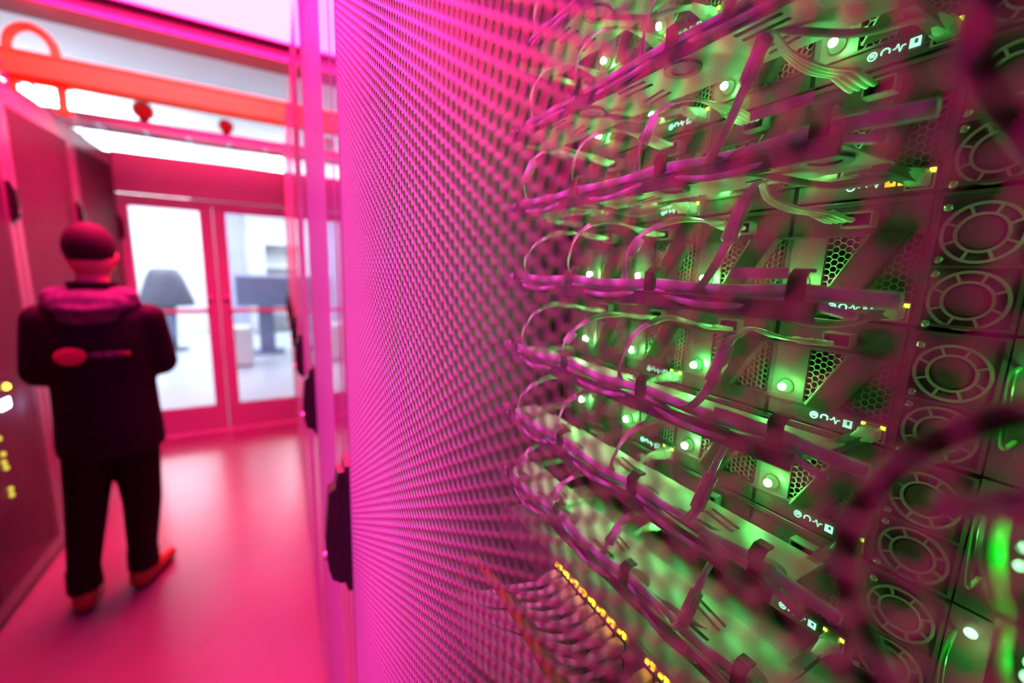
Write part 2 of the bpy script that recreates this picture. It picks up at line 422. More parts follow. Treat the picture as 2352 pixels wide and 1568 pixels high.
# lit device inside the left cabinet
t = thing('network_device', 'device with blue white bar light and yellow lights inside the left cabinet', 'network device', (LEFT_X-.05, 2.80, .42))
MB().box(-.5, 0, -.22, .25, 0, .60, .004).build('casing', 'black', t)
MB().box(0, .006, -.035, .04, .455, .50, .002).build('bar_light', 'blue_led', t)
MB().ball((.002, .035, .555), .014, 12, 8).build('yellow_light', 'warm_led', t)
for j, (yy, zz) in enumerate(((-.05, .34), (-.04, .26), (-.045, .22), (-.035, .19), (-.03, .08), (-.03, .05))):
    MB().ball((.002, yy-.04, zz), .011, 10, 6).build('olive_light', 'olive_led', t)
t2 = thing('equipment_shelf', 'dark shelf carrying the lit device in the left cabinet', 'shelf', (LEFT_X-.05, 2.80, .05))
MB().box(-.52, .0, -.28, .30, .36, .37).box(-.52, -.50, -.28, -.26, 0, .36).box(-.52, -.5, .28, .30, 0, .36).box(-.02, 0, -.28, -.26, 0, .36).box(-.02, 0, .28, .30, 0, .36).build('shelf_frame', 'black', t2)

# ------------------------------------------------------------------ overhead things
t = thing('fibre_duct', 'orange yellow trough duct crossing above the aisle with hoop bracket', 'cable duct', (0, 3.60, CAB_H))
q = MB()
q.box(-1.28, .60, -.07, .07, .165, .175).box(-1.28, .60, -.07, -.062, .175, .285).box(-1.28, .60, .062, .07, .175, .285)
q.box(-1.28, .60, -.078, -.062, .278, .29).box(-1.28, .60, .062, .078, .278, .29)
q.build('channel', 'duct', t)
for bx in (-1.16, .42):
    pts = [(bx-.10, 0, 0), (bx-.10, 0, .30), (bx-.07, 0, .40), (bx, 0, .44), (bx+.07, 0, .40), (bx+.10, 0, .30), (bx+.10, 0, 0)]
    q = MB().tube(pts, .022, 10, True, 5); q.box(bx-.14, bx+.14, -.03, .03, .145, .165); q.box(bx-.13, bx-.07, -.04, .04, 0, .012); q.box(bx+.07, bx+.13, -.04, .04, 0, .012)
    q.build('hoop_bracket', 'duct', t)
t = thing('cable_ladder', 'pale metal ladder tray crossing above the glass doors', 'cable tray', (0, 4.69, 2.44))
q = MB().box(-2.2, 1.8, -.02, .0, .20, .27).box(-2.2, 1.8, .25, .27, .20, .27)
for k in range(14): q.box(-2.1+.29*k, -2.07+.29*k, 0, .25, .21, .23)
q.build('ladder', 'tin', t)
for xx in (-1.9, 1.5): MB().box(xx-.02, xx+.02, -.03, .0, 0, .20).build('post', 'tin', t)
for (x, r, lab) in ((-.905, .072, 'larger red round fitting on the ladder tray above the left glass door'), (-.345, .058, 'smaller red round fitting on the ladder tray, nearer the right glass door')):
    o = thing('beacon', lab, 'beacon', (x, 4.68, 2.71), 'red round fittings above the doors')
    MB().cyl((0, 0, 0), (0, 0, .014), .035, .03).build('base', 'black', o)
    MB().ball((0, 0, .012+r*.95), r, 20, 14).build('dome', 'red', o, smooth=True)
t = thing('basket_tray', 'metal basket tray with cables on top of the left cabinets', 'cable tray', (-1.42, 2.6, CAB_H))
q = MB()
for xx in (-.15, -.05, .05, .15): q.cyl((xx, -1.2, .10), (xx, 2.0, .10), .006, .006, 6)
for xx in (-.16, .16):
    for zz in (.15, .20): q.cyl((xx, -1.2, zz), (xx, 2.0, zz), .006, .006, 6)
for k in range(22): q.tube([(-.16, -1.15+.15*k, .20), (-.16, -1.15+.15*k, .10), (.16, -1.15+.15*k, .10), (.16, -1.15+.15*k, .20)], .006, 6, False)
q.build('basket', 'tin', t)
for k in range(4): MB().box(-.17, .17, -1.0+.9*k, -.97+.9*k, 0, .095).build('foot', 'tin', t)
for k, (m, nm) in enumerate((('pale_cable', 'white'), ('violet_cable', 'violet'), ('pale_cable', 'pale'))):
    pts = [(-1.52+.09*k+.015*math.sin(j*1.7+k), 1.5+.35*j, CAB_H+.135+.008*math.sin(j+k)) for j in range(9)]
    tag(MB().tube(pts, .022, 8).build('overhead_cable', m, smooth=True), '%s thick cable lying in the basket tray over the left cabinets' % ['inner white', 'middle violet', 'outer pale'][k], 'cable', 'cables in the basket tray')

# ------------------------------------------------------------------ room beyond the doors
t = thing('display_stand', 'dark grey tapered stand on narrow foot seen through the left glass door', 'display stand', (-1.75, 9.3, 0))
MB().loft([(0, 0, .80, .40, .22), (0, 0, .86, .40, .22), (0, 0, 1.30, .26, .18), (0, 0, 1.42, .20, .14), (0, 0, 1.45, .14, .10)], 20).build('hood', 'dark_kiosk', t, smooth=True)
MB().loft([(0, 0, .03, .09, .08), (0, 0, .80, .13, .10)], 14).build('column', 'blue_grey', t, smooth=True)
MB().cyl((0, 0, 0), (0, 0, .03), .26, .24, 24).build('base', 'dark_kiosk', t)
t = thing('counter', 'blue grey high counter on pedestal seen through the right glass door', 'counter', (-.24, 8.6, 0))
MB().box(-.42, .42, -.3, .3, .86, 1.38, .02).build('top_block', 'blue_grey', t)
MB().box(-.12, .12, -.14, .14, .04, .86, .01).build('pedestal', 'blue_grey', t)
MB().box(-.26, .26, -.26, .26, 0, .04, .008).build('base', 'blue_grey', t)
t = thing('white_cabinet', 'low white cabinet on the far floor beside the counter', 'cabinet', (-.62, 7.6, 0))
MB().box(-.20, .20, -.2, .2, .04, .62, .02).build('body', 'white_box', t)
MB().box(-.18, .18, -.18, .18, 0, .04).build('plinth', 'tin', t)
MB().box(-.19, .19, -.212, -.2, .06, .60, .006).build('door', 'white_box', t)
t = thing('wall_panel', 'tall lavender panel on the far wall seen through the right door', 'panel', (-.9, 11., 1.5))
MB().box(-.25, .25, -.08, 0, -1.5, 1.6, .01).build('board', 'pale_panel', t)
MB().box(-.30, .55, -.14, -.08, -1.5, -1.42).build('ledge', 'tin', t)
t = thing('far_shelf', 'white shelf unit against the far wall behind the counter', 'shelf', (.45, 10.75, 0))
q = MB()
for z in (.0, .5, 1.0, 1.5, 2.0): q.box(-.7, .7, -.2, .24, z, z+.04)
q.box(-.74, -.70, -.2, .24, 0, 2.04).box(.70, .74, -.2, .24, 0, 2.04)
q.build('shelf_frame', 'white_box', t)

# ------------------------------------------------------------------ person
def capsule(q, p0, r0, p1, r1, n=14):
    q.tube([p0, p1], [r0, r1], n, False); q.ball(p0, r0, n, 8); q.ball(p1, r1, n, 8)
def solid(name, q, m, vox, parent, smooth_it=8):
    o = q.build(name+'_tmp', m)
    r = o.modifiers.new('r', 'REMESH'); r.mode = 'VOXEL'; r.voxel_size = vox
    s = o.modifiers.new('s', 'SMOOTH'); s.iterations = smooth_it; s.factor = .5
    dg = bpy.context.evaluated_depsgraph_get()
    me = bpy.data.meshes.new_from_object(o.evaluated_get(dg)); me.name = name
    old = o.data; bpy.data.objects.remove(o); bpy.data.meshes.remove(old)
    me.polygons.foreach_set('use_smooth', [True]*len(me.polygons))
    if not me.materials: me.materials.append(MT[m])
    return inst(name, me, parent)
PX, PY = -.70, 2.43
LS, RS = Vector((-.180, .0, 1.375)), Vector((.180, .0, 1.375))
LE, RE = Vector((-.215, .02, 1.15)), Vector((.205, .03, 1.165))
LW, RW = Vector((-.02, .225, 1.15)), Vector((-.01, .20, 1.20))
LH, RH = Vector((-.075, .0, .90)), Vector((.075, .0, .90))
LK, RK = Vector((-.125, .0, .49)), Vector((.075, .02, .48))
LA, RA = Vector((-.165, -.015, .10)), Vector((.040, .06, .10))
def limb_set(q, grow=0.):
    for a, b, r0, r1 in ((LS, LE, .052, .042), (RS, RE, .052, .042), (LE, LW, .042, .028), (RE, RW, .042, .028)): capsule(q, a, r0+grow, b, r1+grow)
body_q = MB()
body_q.loft([(0, 0, .86, .15, .10), (0, 0, .95, .165, .11), (0, 0, 1.08, .15, .10), (0, 0, 1.25, .17, .105), (0, 0, 1.38, .165, .10), (0, .0, 1.45, .08, .07), (0, .01, 1.50, .056, .056), (0, .02, 1.58, .055, .058)])
limb_set(body_q)
for a, b, c in ((LH, LK, LA), (RH, RK, RA)): capsule(body_q, a, .085, b, .055); capsule(body_q, b, .055, c, .036)
HC = Vector((.0, .035, 1.660))
body_q.ball(HC, .1, 22, 16, (.86, 1.02, 1.18)); body_q.ball(HC+Vector((0, .045, -.055)), .058, 16, 10, (1, .95, .95))
body_q.ball(HC+Vector((0, .105, -.012)), .017, 10, 8, (.8, 1.1, 1.4)); body_q.ball(HC+Vector((0, .088, -.058)), .022, 10, 6, (1.2, .6, .45))
for sx in (-1, 1):
    body_q.ball(HC+Vector((sx*.082, -.002, -.01)), .03, 12, 8, (.35, .7, 1.1))
    body_q.ball(HC+Vector((sx*.033, .082, .005)), .014, 10, 6, (1.2, .6, .8))
# hands: palm, four bent fingers and a thumb, each resting on the other forearm
for (wp, sx) in ((LW, 1), (RW, -1)):
    d = Vector((sx*.9, .12, .05)).normalized(); up = Vector((0, .1, 1)).normalized()
    pc = wp+d*.055
    capsule(body_q, wp, .024, pc, .028); body_q.ball(pc+d*.012, .036, 12, 8, (1.1, .5, 1.0))
    for k in range(4):
        b0 = pc+d*.032+up*(.027-.018*k); L = (.040, .046, .043, .034)[k]
        m1 = b0+d*L*.55+Vector((0, .004, 0)); e1 = m1+d*L*.4+Vector((0, -.016, -.003))
        e2 = e1+Vector((sx*.006, -.016, -.002))
        capsule(body_q, b0, .0088, m1, .0083, 8); capsule(body_q, m1, .0083, e1, .0078, 8); capsule(body_q, e1, .0078, e2, .007, 8)
    t0 = pc-d*.012+up*.028; t1 = t0+up*.026+d*.02; t2 = t1+up*.008+d*.024+Vector((0, -.008, 0))
    capsule(body_q, t0, .0115, t1, .010, 8); capsule(body_q, t1, .010, t2, .008, 8)
for a, ang in ((LA, math.radians(4)), (RA, math.radians(-23))):
    f = Vector((-math.sin(ang), math.cos(ang), 0)); capsule(body_q, a, .036, a+f*-.02-Vector((0, 0, .055)), .03); capsule(body_q, a+f*-.01-Vector((0, 0, .05)), .032, a+f*.15-Vector((0, 0, .06)), .028)
person = solid('person', body_q, 'skin', .0055, None, 5)
person.location = (PX, PY, 0); person.scale = (.94, .94, .97)
tag(person, 'person seen from behind in black hooded jacket, dark trousers and tan shoes, arms folded', 'person')
# jacket
q = MB()
q.loft([(.0, .0, .765, .196, .150), (.0, .0, .82, .198, .152), (0, 0, .95, .190, .145), (0, 0, 1.10, .185, .138), (0, 0, 1.28, .205, .14), (0, 0, 1.38, .205, .125), (0, 0, 1.44, .165, .105), (0, .005, 1.49, .105, .085), (0, .005, 1.515, .082, .075)], 32)
for a, b, r0, r1 in ((LS, LE, .070, .070), (RS, RE, .070, .068), (LE, LW-Vector((.045, .03, 0)), .066, .050), (RE, RW+Vector((.05, .02, 0)), .066, .050)): capsule(q, a, r0, b, r1, 18)
jk = solid('jacket', q, 'jacket', .010, person, 8)
q = MB()      # collar
q.ring((0, .008, 1.48), 'z', .064, .088, .062, 28)
q.build('collar', 'jacket', person)
q = MB()      # hood lying on the upper back
q.ball((0, -.085, 1.455), .1, 24, 14, (1.45, .62, .62)); q.ball((-.10, -.045, 1.485), .06, 16, 10, (1.1, .9, .7)); q.ball((.10, -.045, 1.485), .06, 16, 10, (1.1, .9, .7))
q.ball((0, -.11, 1.40), .07, 18, 10, (1.5, .55, .6)); q.tube([(-.16, -.03, 1.455), (-.09, -.12, 1.44), (0, -.145, 1.43), (.09, -.12, 1.44), (.16, -.03, 1.455)], .022, 10)
solid('hood', q, 'hood', .008, person, 6).location = (0, .012, -.005)
# print on the back
q = MB()
q.ball((0, 0, 0), .052, 24, 12, (1.0, .12, .70)); q.build('logo_patch', 'logo', person, (-.060, -.147, 1.235), True)
q = MB()
for k in range(11):
    x = .004+.0125*k; h = .006+.003*((k*7) % 3); q.m = 1 if k > 8 else 0
    q.box(x, x+.008, -.1545+.0002*k, -.144, 1.238-h, 1.238+h, .001)
q.build('logo_lettering', ['print_dim', 'print_orange'], person)
# trousers
q = MB()
for hp, kn, an in ((LH, LK, LA), (RH, RK, RA)):
    capsule(q, hp+Vector((0, 0, -.02)), .105, kn, .078, 20); capsule(q, kn, .078, an+Vector((0, 0, .075)), .060, 20)
    q.loft([(an.x, an.y, .095, .068, .076), (an.x, an.y, .13, .066, .072), (an.x, an.y, .2, .064, .068)], 20)
q.loft([(0, 0, .80, .17, .12), (0, 0, .95, .17, .12), (0, 0, 1.0, .16, .11)], 24)
solid('trousers', q, 'trousers', .009, person, 6)
for a, ang in ((LA, math.radians(6)), (RA, math.radians(-23))):
    f = Vector((-math.sin(ang), math.cos(ang), 0)); g = Vector((f.y, -f.x, 0))
    q = MB(); base = Vector((a.x, a.y, 0))
    capsule(q, base+f*-.035+Vector((0, 0, .052)), .047, base+f*.07+Vector((0, 0, .05)), .047, 18)
    capsule(q, base+f*.07+Vector((0, 0, .048)), .042, base+f*.175+Vector((0, 0, .038)), .034, 18)
    capsule(q, base+f*-.03+Vector((0, 0, .05)), .050, base+f*-.02+Vector((0, 0, .115)), .050, 18)
    s = solid('shoe', q, 'shoe', .007, person, 4)
    q = MB(); pts = []
    for k in range(24):
        t_ = 2*math.pi*k/24; L = .128*math.cos(t_); W = (.044 if L > 0 else .038)*math.sin(t_)
        pts.append((base+f*(.065+L)+g*W))
    q.prism([(p.x, p.y) for p in pts], 'z', 0, .016); q.build('sole', 'sole', s)
# hair: a close cap over crown and back of the head
q = MB()
q.ball(HC+Vector((0, -.012, .032)), .1, 26, 18, (.91, 1.04, 1.06)); q.ball(HC+Vector((0, -.045, -.022)), .060, 18, 12, (1.12, .86, .8))
solid('hair', q, 'hair', .006, person, 4)

# ------------------------------------------------------------------ inside the near cabinet
FX = .38               # server faces
TX = .26               # front edge of the cable trays
PITCH = .0893
KS = list(range(-1, 6))
def zk(k): return CAM_Z+.1617-PITCH*k
NTH = {-1: 'uppermost', 0: 'second', 1: 'third', 2: 'fourth', 3: 'fifth', 4: 'sixth', 5: 'lowest'}
# mounting posts
for (y, nm) in ((.515, 'far'), (.012, 'near')):
    t = thing('mounting_post', 'slotted steel mounting post at the %s side of the servers' % nm, 'mounting post', (FX+.02, y, .05))
    q = MB().box(0, .05, -.012, .018 if nm == 'far' else .006, 0, CAB_H-.09).build('post', 'cabin', t)
    q = MB()
    for k in range(60): q.box(-.001, 0, -.006, .003, .7+.0223*k, .709+.0223*k)
    q.build('groove', 'slit', t)

vent_a = perforated('hex_vent', 0, .056, 0, .046, .0050, .84, .0012, 'hexm')
cache = {}
def part(key, name, fn, m, parent, loc=(0, 0, 0), smooth=False):
    if key in cache: return inst(name, cache[key], parent, loc)
    q = MB(); fn(q); o = q.build(name, m, parent, loc, smooth); cache[key] = o.data; return o
def f_chassis(q):
    q.box(.03, .60, .046, .490, -.010, .0775)
    for y in (.1125, .2010, .2895, .3780, .4665): q.box(.0, .03, y-.0018, y+.0018, -.010, .0775)
    q.box(0, .03, .4665, .492, -.010, .0775)
    q.box(0, .03, .046, .066, -.010, .0775)
def f_node(q):
    q.box(0, .004, .002, .175, -.010, .0065, .0006)        # icon bar
    q.box(0, .004, .002, .175, .0525, .0775, .0006)        # upper panel
    q.box(-.0012, 0, .002, .175, .0515, .0535); q.box(-.0012, 0, .002, .175, .0738, .0752)
    q.box(-.0012, 0, .002, .175, .0046, .0064)
    q.box(.004, .008, .002, .175, .0065, .0085)
def f_slot(q):         # transceiver cage
    q.box(-.010, .0, .0, .019, .0, .0012); q.box(-.010, 0, 0, .019, .0098, .011); q.box(-.010, 0, 0, .0012, 0, .011); q.box(-.010, 0, .0178, .019, 0, .011)
    q.m = 1; q.box(-.0015, .0, .0012, .0178, .0012, .0098)
def f_strap(q):        # slanting ejector strap standing off the vent
    z0, z1 = .0065, .0525
    q.prism([(.0, z0), (.0205, z0), (-.0035, z1), (-.026, z1)], 'x', -.0065, -.005)
    q.prism([(.0, z0), (.001, z0), (-.025, z1), (-.026, z1)], 'x', -.008, .003)
def f_edge(q):         # pale bead added so the strap edge shows as a lit line
    q.tube([(-.0058, .0212, .0066), (-.0058, -.0028, .0524)], .0011, 8, False)
def f_led(q): q.ball((-.0035, 0, 0), .0033, 14, 8, (.8, 1, 1))
def f_halo(q): q.cyl((0, 0, 0), (-.0035, 0, 0), .0058, .0046, 20)
def icons(boxes):
    def f(q):
        x = -.0006; y = .050; h = .0005       # icons run from far (left in view) to near
        q.ring((x-h, y, 0), 'x', .0021, .0030, h, 22); q.box(x-h, x, y-.0013, y-.0007, -.001, .0013); q.box(x-h, x, y+.0007, y+.0013, -.001, .0013); q.box(x-h, x, y-.0004, y+.0004, -.0006, .0013)
        q.ring((x-h, y-.0075, 0), 'x', .0019, .0029, h, 22, math.radians(-30), math.radians(215))
        pts = [(y-.0115, 0), (y-.013, 0), (y-.0142, .0026), (y-.0156, -.0026), (y-.0167, .0008), (y-.0185, .0008)]
        for a, b in zip(pts, pts[1:]):
            dx, dz = b[0]-a[0], b[1]-a[1]; L = math.hypot(dx, dz); nx, nz = -dz/L*.0004, dx/L*.0004
            q.prism([(a[0]+nx, a[1]+nz), (b[0]+nx, b[1]+nz), (b[0]-nx, b[1]-nz), (a[0]-nx, a[1]-nz)], 'x', x-h, x)
        for j, mi in enumerate(boxes):
            yb = y-.0205-.0072*j; q.m = mi
            if mi == 1: 
                q.box(x-h, x, yb-.0058, yb, -.0030, -.0024); q.box(x-h, x, yb-.0058, yb, .0024, .0030); q.box(x-h, x, yb-.0006, yb, -.003, .003); q.box(x-h, x, yb-.0058, yb-.0052, -.003, .003)
            else:
                q.box(x-h, x, yb-.0058, yb, -.0030, -.0008); q.box(x-h, x, yb-.0058, yb, .0022, .0030)
                q.box(x-h, x, yb-.0024, yb, -.0008, .0022); q.box(x-h, x, yb-.0058, yb-.0044, -.0008, .0022)
    return f
def f_port(q):
    q.box(-.0015, .0005, .0, .0155, -.0068, -.0056); q.box(-.0015, .0005, 0, .0155, .0056, .0068); q.box(-.0015, .0005, 0, .0014, -.0056, .0056); q.box(-.0015, .0005, .0141, .0155, -.0056, .0056)
    q.m = 1; q.box(-.0004, .0004, .0014, .0141, -.0056, .0056)
def f_portled(q): q.box(-.0022, -.0012, .0006, .0034, .0036, .0062); q.box(-.0022, -.0012, .0126, .0150, .0040, .0060)
def f_psu(q):
    q.box(.002, .03, .067, .1115, -.0095, .0765, .001)
    q.box(-.0015, .002, .067, .1115, .0287, .0305); q.box(-.0015, .002, .067, .0690, -.0095, .0765); q.box(-.0015, .002, .1095, .1115, -.0095, .0765)
    q.box(-.0015, .002, .067, .1115, .0745, .0765); q.box(-.0015, .002, .067, .1115, -.0095, -.0075)
def f_fan(q):
    q.ring((-.0022, 0, 0), 'x', .0172, .0190, .0022, 36); q.ring((-.0022, 0, 0), 'x', .0110, .0125, .0022, 32)
    for j in range(8):
        a = math.radians(22+45*j); u, v = math.cos(a), math.sin(a)
        q.prism([(u*.0118-v*.0007, v*.0118+u*.0007), (u*.0178-v*.0007, v*.0178+u*.0007), (u*.0178+v*.0007, v*.0178-u*.0007), (u*.0118+v*.0007, v*.0118-u*.0007)], 'x', -.0022, 0)
def f_hub(q): q.ring((-.0004, 0, 0), 'x', 0.0001, .0095, .0008, 24); q.ring((.0006, 0, 0), 'x', .0096, .019, .0004, 24)
def f_screw(q):
    q.cyl((0, 0, 0), (-.0016, 0, 0), .0027, .0022, 14); q.box(-.0020, -.0012, -.0018, .0018, -.0003, .0003)
def f_bail(q): q.tube([(0, .062, .060), (-.022, .060, .060), (-.030, .059, .055), (-.031, .058, .040), (-.030, .057, .022), (-.022, .057, .016), (0, .057, .016)], .0013, 8, True, 5)
SERVERS = {}
for k in KS:
    lab = {-1: 'uppermost slim server, mostly above the frame', 0: 'second server down, above the tray with the vertical purple clip',
           1: 'third server down, its status boxes lit amber', 2: 'fourth server down, at eye level behind the wide lilac cable',
           3: 'fifth server down, with lit power icon and plugged grey lead', 4: 'sixth server down, above the green lit tray top', 5: 'lowest server, just above the network switch'}[k]
    s = thing('rack_server', lab, 'server', (FX, 0, zk(k)), 'servers in the near cabinet'); SERVERS[k] = s
    part('ch', 'chassis', f_chassis, 'node', s)
    for j in range(2):
        n_ = part('nd', 'node_panel', f_node, 'node', s, (0, .1125+.177*j, 0))
        for h in range(2):
            yb = .0885*h
            inst('vent_plate', vent_a, n_, (.002, yb+.0045, .0075))
            part('lp', 'light_plate', lambda q: q.box(.001, .004, .0605, .0868, .0065, .0525, .0005), 'plate', n_, (0, yb, 0))
            part('st', 'ejector_strap', f_strap, 'strap', n_, (0, yb+.034, 0)); part('se', 'strap_glint', f_edge, 'hexm', n_, (0, yb+.034, 0), True)
            part('lb', 'light_halo', f_halo, 'led_halo', n_, (0, yb+.0745, .0165))
            part('ld', 'status_light', f_led, 'led', n_, (-.003, yb+.0745, .0165), True)
            part('sl', 'transceiver_cage', f_slot, ['galv', 'slit'], n_, (0, yb+.030, .0575))
            ld = bpy.data.lights.new('status_glow', 'POINT'); ld.color = (.07, 1., .05); ld.energy = LED_W*random.uniform(.8, 1.25); ld.shadow_soft_size = .004
            lo = bpy.data.objects.new('status_glow', ld); C.objects.link(lo); lo.parent = n_; lo.location = (-.014, yb+.0745, .0165)
        amber = (k == 1)
        part('ic%d' % amber, 'status_icons', icons((2, 2, 2) if amber else (0, 1, 1)), ['icon', 'icon_off', 'amber'], n_, (0, 0, -.0015))
        part('pt', 'network_port', f_port, ['galv', 'slit'], n_, (0, .003, -.002))
        part('pl', 'port_light', f_portled, 'yellow_led', n_, (0, .003, -.002))
    p = part('ps', 'power_supply', f_psu, 'node', s)
    for zf in (.0085, .0505):
        part('fh', 'fan_hub', f_hub, 'hub', p, (.0012, .0895, zf))
        part('fn', 'fan_guard', f_fan, 'galv', p, (.0012, .0895, zf))
        for (sy, sz) in ((.1065, .0165), (.1065, -.0165)): part('sc', 'screw', f_screw, 'screw', p, (0, sy, zf+sz), True)
    part('bl', 'bail_handle', f_bail, 'green_plastic', p, smooth=True)
    part('pd', 'status_light', f_led, 'led_dim', p, (0, .055, .066), True)
    ld = bpy.data.lights.new('supply_glow', 'POINT'); ld.color = (.08, 1., .12); ld.energy = LED_W*.5; ld.shadow_soft_size = .003
    lo = bpy.data.objects.new('supply_glow', ld); C.objects.link(lo); lo.parent = p; lo.location = (-.020, .050, .050)

# cable trays
CLIPS = (.132, .242, .352, .462)
def f_plate(q):
    q.box(.002, .066, .119, .50, -.0012, 0)
def f_lip(q):
    q.box(0, .002, .119, .50, -.0065, .0035, .0006); q.tube([(.001, .119, .0042), (.001, .50, .0042)], .0013, 8, False)
def f_clip(q):
    q.prism([(.001, -.004), (.004, -.004), (.004, .019), (.007, .0225), (.014, .0225), (.014, .0245), (.0065, .0245), (.001, .020)], 'y', -.0045, .0045)
def f_slits(q):
    for y in (.185, .295, .405):
        for dx in (0, .009):
            q.box(.014+dx, .0168+dx, y-.016, y+.014, -.0017, .0005)
        for dx in (0, .008): q.prism([(.040+dx, y-.014), (.0425+dx, y-.014), (.0485+dx, y+.014), (.046+dx, y+.014)], 'z', -.0017, .0005)
def f_ros(q):
    q.ring((0, 0, -.0036), 'z', .0088, .0140, .0040, 34); q.ring((0, 0, -.0020), 'z', .0002, .0086, .0022, 28)
for k in KS:
    t = thing('cable_tray', {-1: 'uppermost cable tray, near the top of the frame', 0: 'second cable tray down, its green lit underside showing slots', 1: 'third cable tray down, a thin green underside band',
              2: 'cable tray at eye level, seen edge on', 3: 'fifth cable tray down, just below eye level', 4: 'sixth cable tray down with a green lit top', 5: 'lowest cable tray, above the network switch'}[k],
              'cable tray', (TX, 0, zk(k)), 'cable trays in the near cabinet')
    part('tp', 'plate', f_plate, 'tray', t); part('tl', 'lip', f_lip, 'lip', t); part('tsl', 'groove', f_slits, 'slit', t)
    for y in CLIPS:
        part('tc', 'clip', f_clip, 'clip', t, (0, y, 0))
        part('tr', 'rosette', f_ros, 'lip', t, (.022, y+.004, 0))
    for y in (.124, .49): part('ta', 'arm', lambda q: q.box(.06, .12, -.004, .004, -.006, 0), 'lip', t, (0, y, 0))

# breakout cables: four strands each from the tray up into a node
rnd = random.Random(3)
PLUG_Y = (.157, .237, .325, .410)
COLN = ('nearest the fan units', 'second from the fan units', 'third from the fan units', 'farthest from the fan units')
for k in KS:
    for c, yp in enumerate(PLUG_Y):
        z = zk(k); dy = rnd.uniform(-.006, .006); hgt = rnd.uniform(-.005, .006)
        t = thing('breakout_cable', 'clear four strand breakout cable rising from the %s tray, %s' % (NTH[k], COLN[c]), 'cable', (TX, yp, z), 'breakout cables looping into the servers')
        big = 1.0 if c == 0 else rnd.uniform(.35, .8)
        for sN in range(4):
            o = (sN-1.5)
            ex = o*.0042; path = [
                (.012+.001*o, .060+.004*o, .0045), (.010, .040+dy+.002*o, .010), (.004-.010*big+.0015*o, .026+dy+.0015*o, .030),
                (.012-.010*big, .020+dy+.001*o, .052+hgt), (.030, .012+.3*ex, .066+hgt+.001*o), (.052, .004+.6*ex, .0665+.4*hgt+.0008*o), (.074, ex, .0625+.001*abs(o))]
            if c == 0:
                path = [(.012, .070+.003*o, .0045), (.006, .045+.002*o, .008), (-.012, .020+.0015*o, .022), (-.020, .004+.0015*o, .044), (-.010, .004+.001*o, .066), (.012, .010+.001*o, .074+hgt), (.034, .016+.4*ex, .072), (.056, .010+.8*ex, .066), (.074, ex, .0625+.001*abs(o))]
            me_m = 'aqua' if (sN == 1 and rnd.random() < .55) else 'strand'
            MB().tube(path, .00105, 7, True, 6).build('strand', me_m, t, smooth=True)
            MB().tube([(.072, ex, .0626+.001*abs(o)), (.092, ex*1.05, .0615), (.1, ex*1.05, .0615)], .0019, 8, False).build('connector', 'plug', t, smooth=True)
        # moulded gathering sleeve and name flag
        a, b = ((-.0185, .0066, .040), (-.010, .0043, .064)) if c == 0 else ((.006-.010*big, .0245+dy, .034), (.013-.010*big, .0200+dy, .050+hgt))
        if c == 0 or rnd.random() < .5:
            MB().tube([a, b], .0046, 10, False).build('sleeve', 'lilac' if c else 'plug', t, smooth=True)
        if c == 0:
            MB().box(-.0165, -.0157, -.030, .004, .018, .024, .0002).build('name_flag', 'label', t)
    # trunk in the tray: one wide lilac cable, two slim ones
    z = zk(k)
    sag = .006+.004*rnd.random()
    def run(x, r, ph, amp, base, m, nm, lab, flat=1.0, lo=.135, hi=.49):
        pts = []
        y = hi; 
        ys = np.linspace(hi, lo, 26)
        for i, yy in enumerate(ys):
            u = ((yy-.022) % .11)/.11; d = math.sin(math.pi*u)
            pts.append((x-.006*d*amp+.0015*math.sin(yy*40+ph), yy, z+base-sag*d*amp*.8))
        tag(MB().tube(pts, r, 8, True, 3, flat).build(nm, m, smooth=True), lab, 'cable', 'trunk cables lying along the trays')
    run(TX+.009, .0036, 0, .5, .0115, 'lilac', 'trunk_cable', 'wide lilac cable lying along the %s tray behind its clips' % NTH[k], 1.25, .085)
    run(TX+.0075, .0025, 1, 1.5, .0060, 'lilac', 'trunk_cable', 'slim sagging violet cable along the front of the %s tray' % NTH[k], 1., .10)
    run(TX+.0125, .0022, 2, 1.0, .0040, 'aqua', 'trunk_cable', 'thin aqua cable along the %s tray under the lilac one' % NTH[k], 1., .12)
    run(TX+.0165, .0019, 3, 1.2, .0052, 'strand', 'trunk_cable', 'thin clear cable at the rear of the %s tray' % NTH[k], 1., .12)
    # grey network leads
    for j in range(2):
        yy = .1125+.177*j+.0107
        t = thing('network_lead', 'grey network lead plugged %s the %s server' % (('beside the fans of', 'midway along')[j], NTH[k]), 'cable', (FX, yy, z-.002), 'grey network leads of the servers')
        MB().tube([(-.030, 0, 0), (-.048, .004, -.006), (-.064, .022, -.009), (-.082, .048, -.002), (-.098, .075, .006), (-.108, .11, .0085)], .0024, 9, True, 6).build('lead', 'grey_cable', t, smooth=True)
        MB().box(-.014, .0, -.0055, .0055, -.005, .005, .0012).build('plug', 'grey_cable', t)
        MB().tube([(-.013, 0, 0), (-.032, 0, 0)], [.0056, .0030], 10, False).build('boot', 'boot', t, smooth=True)

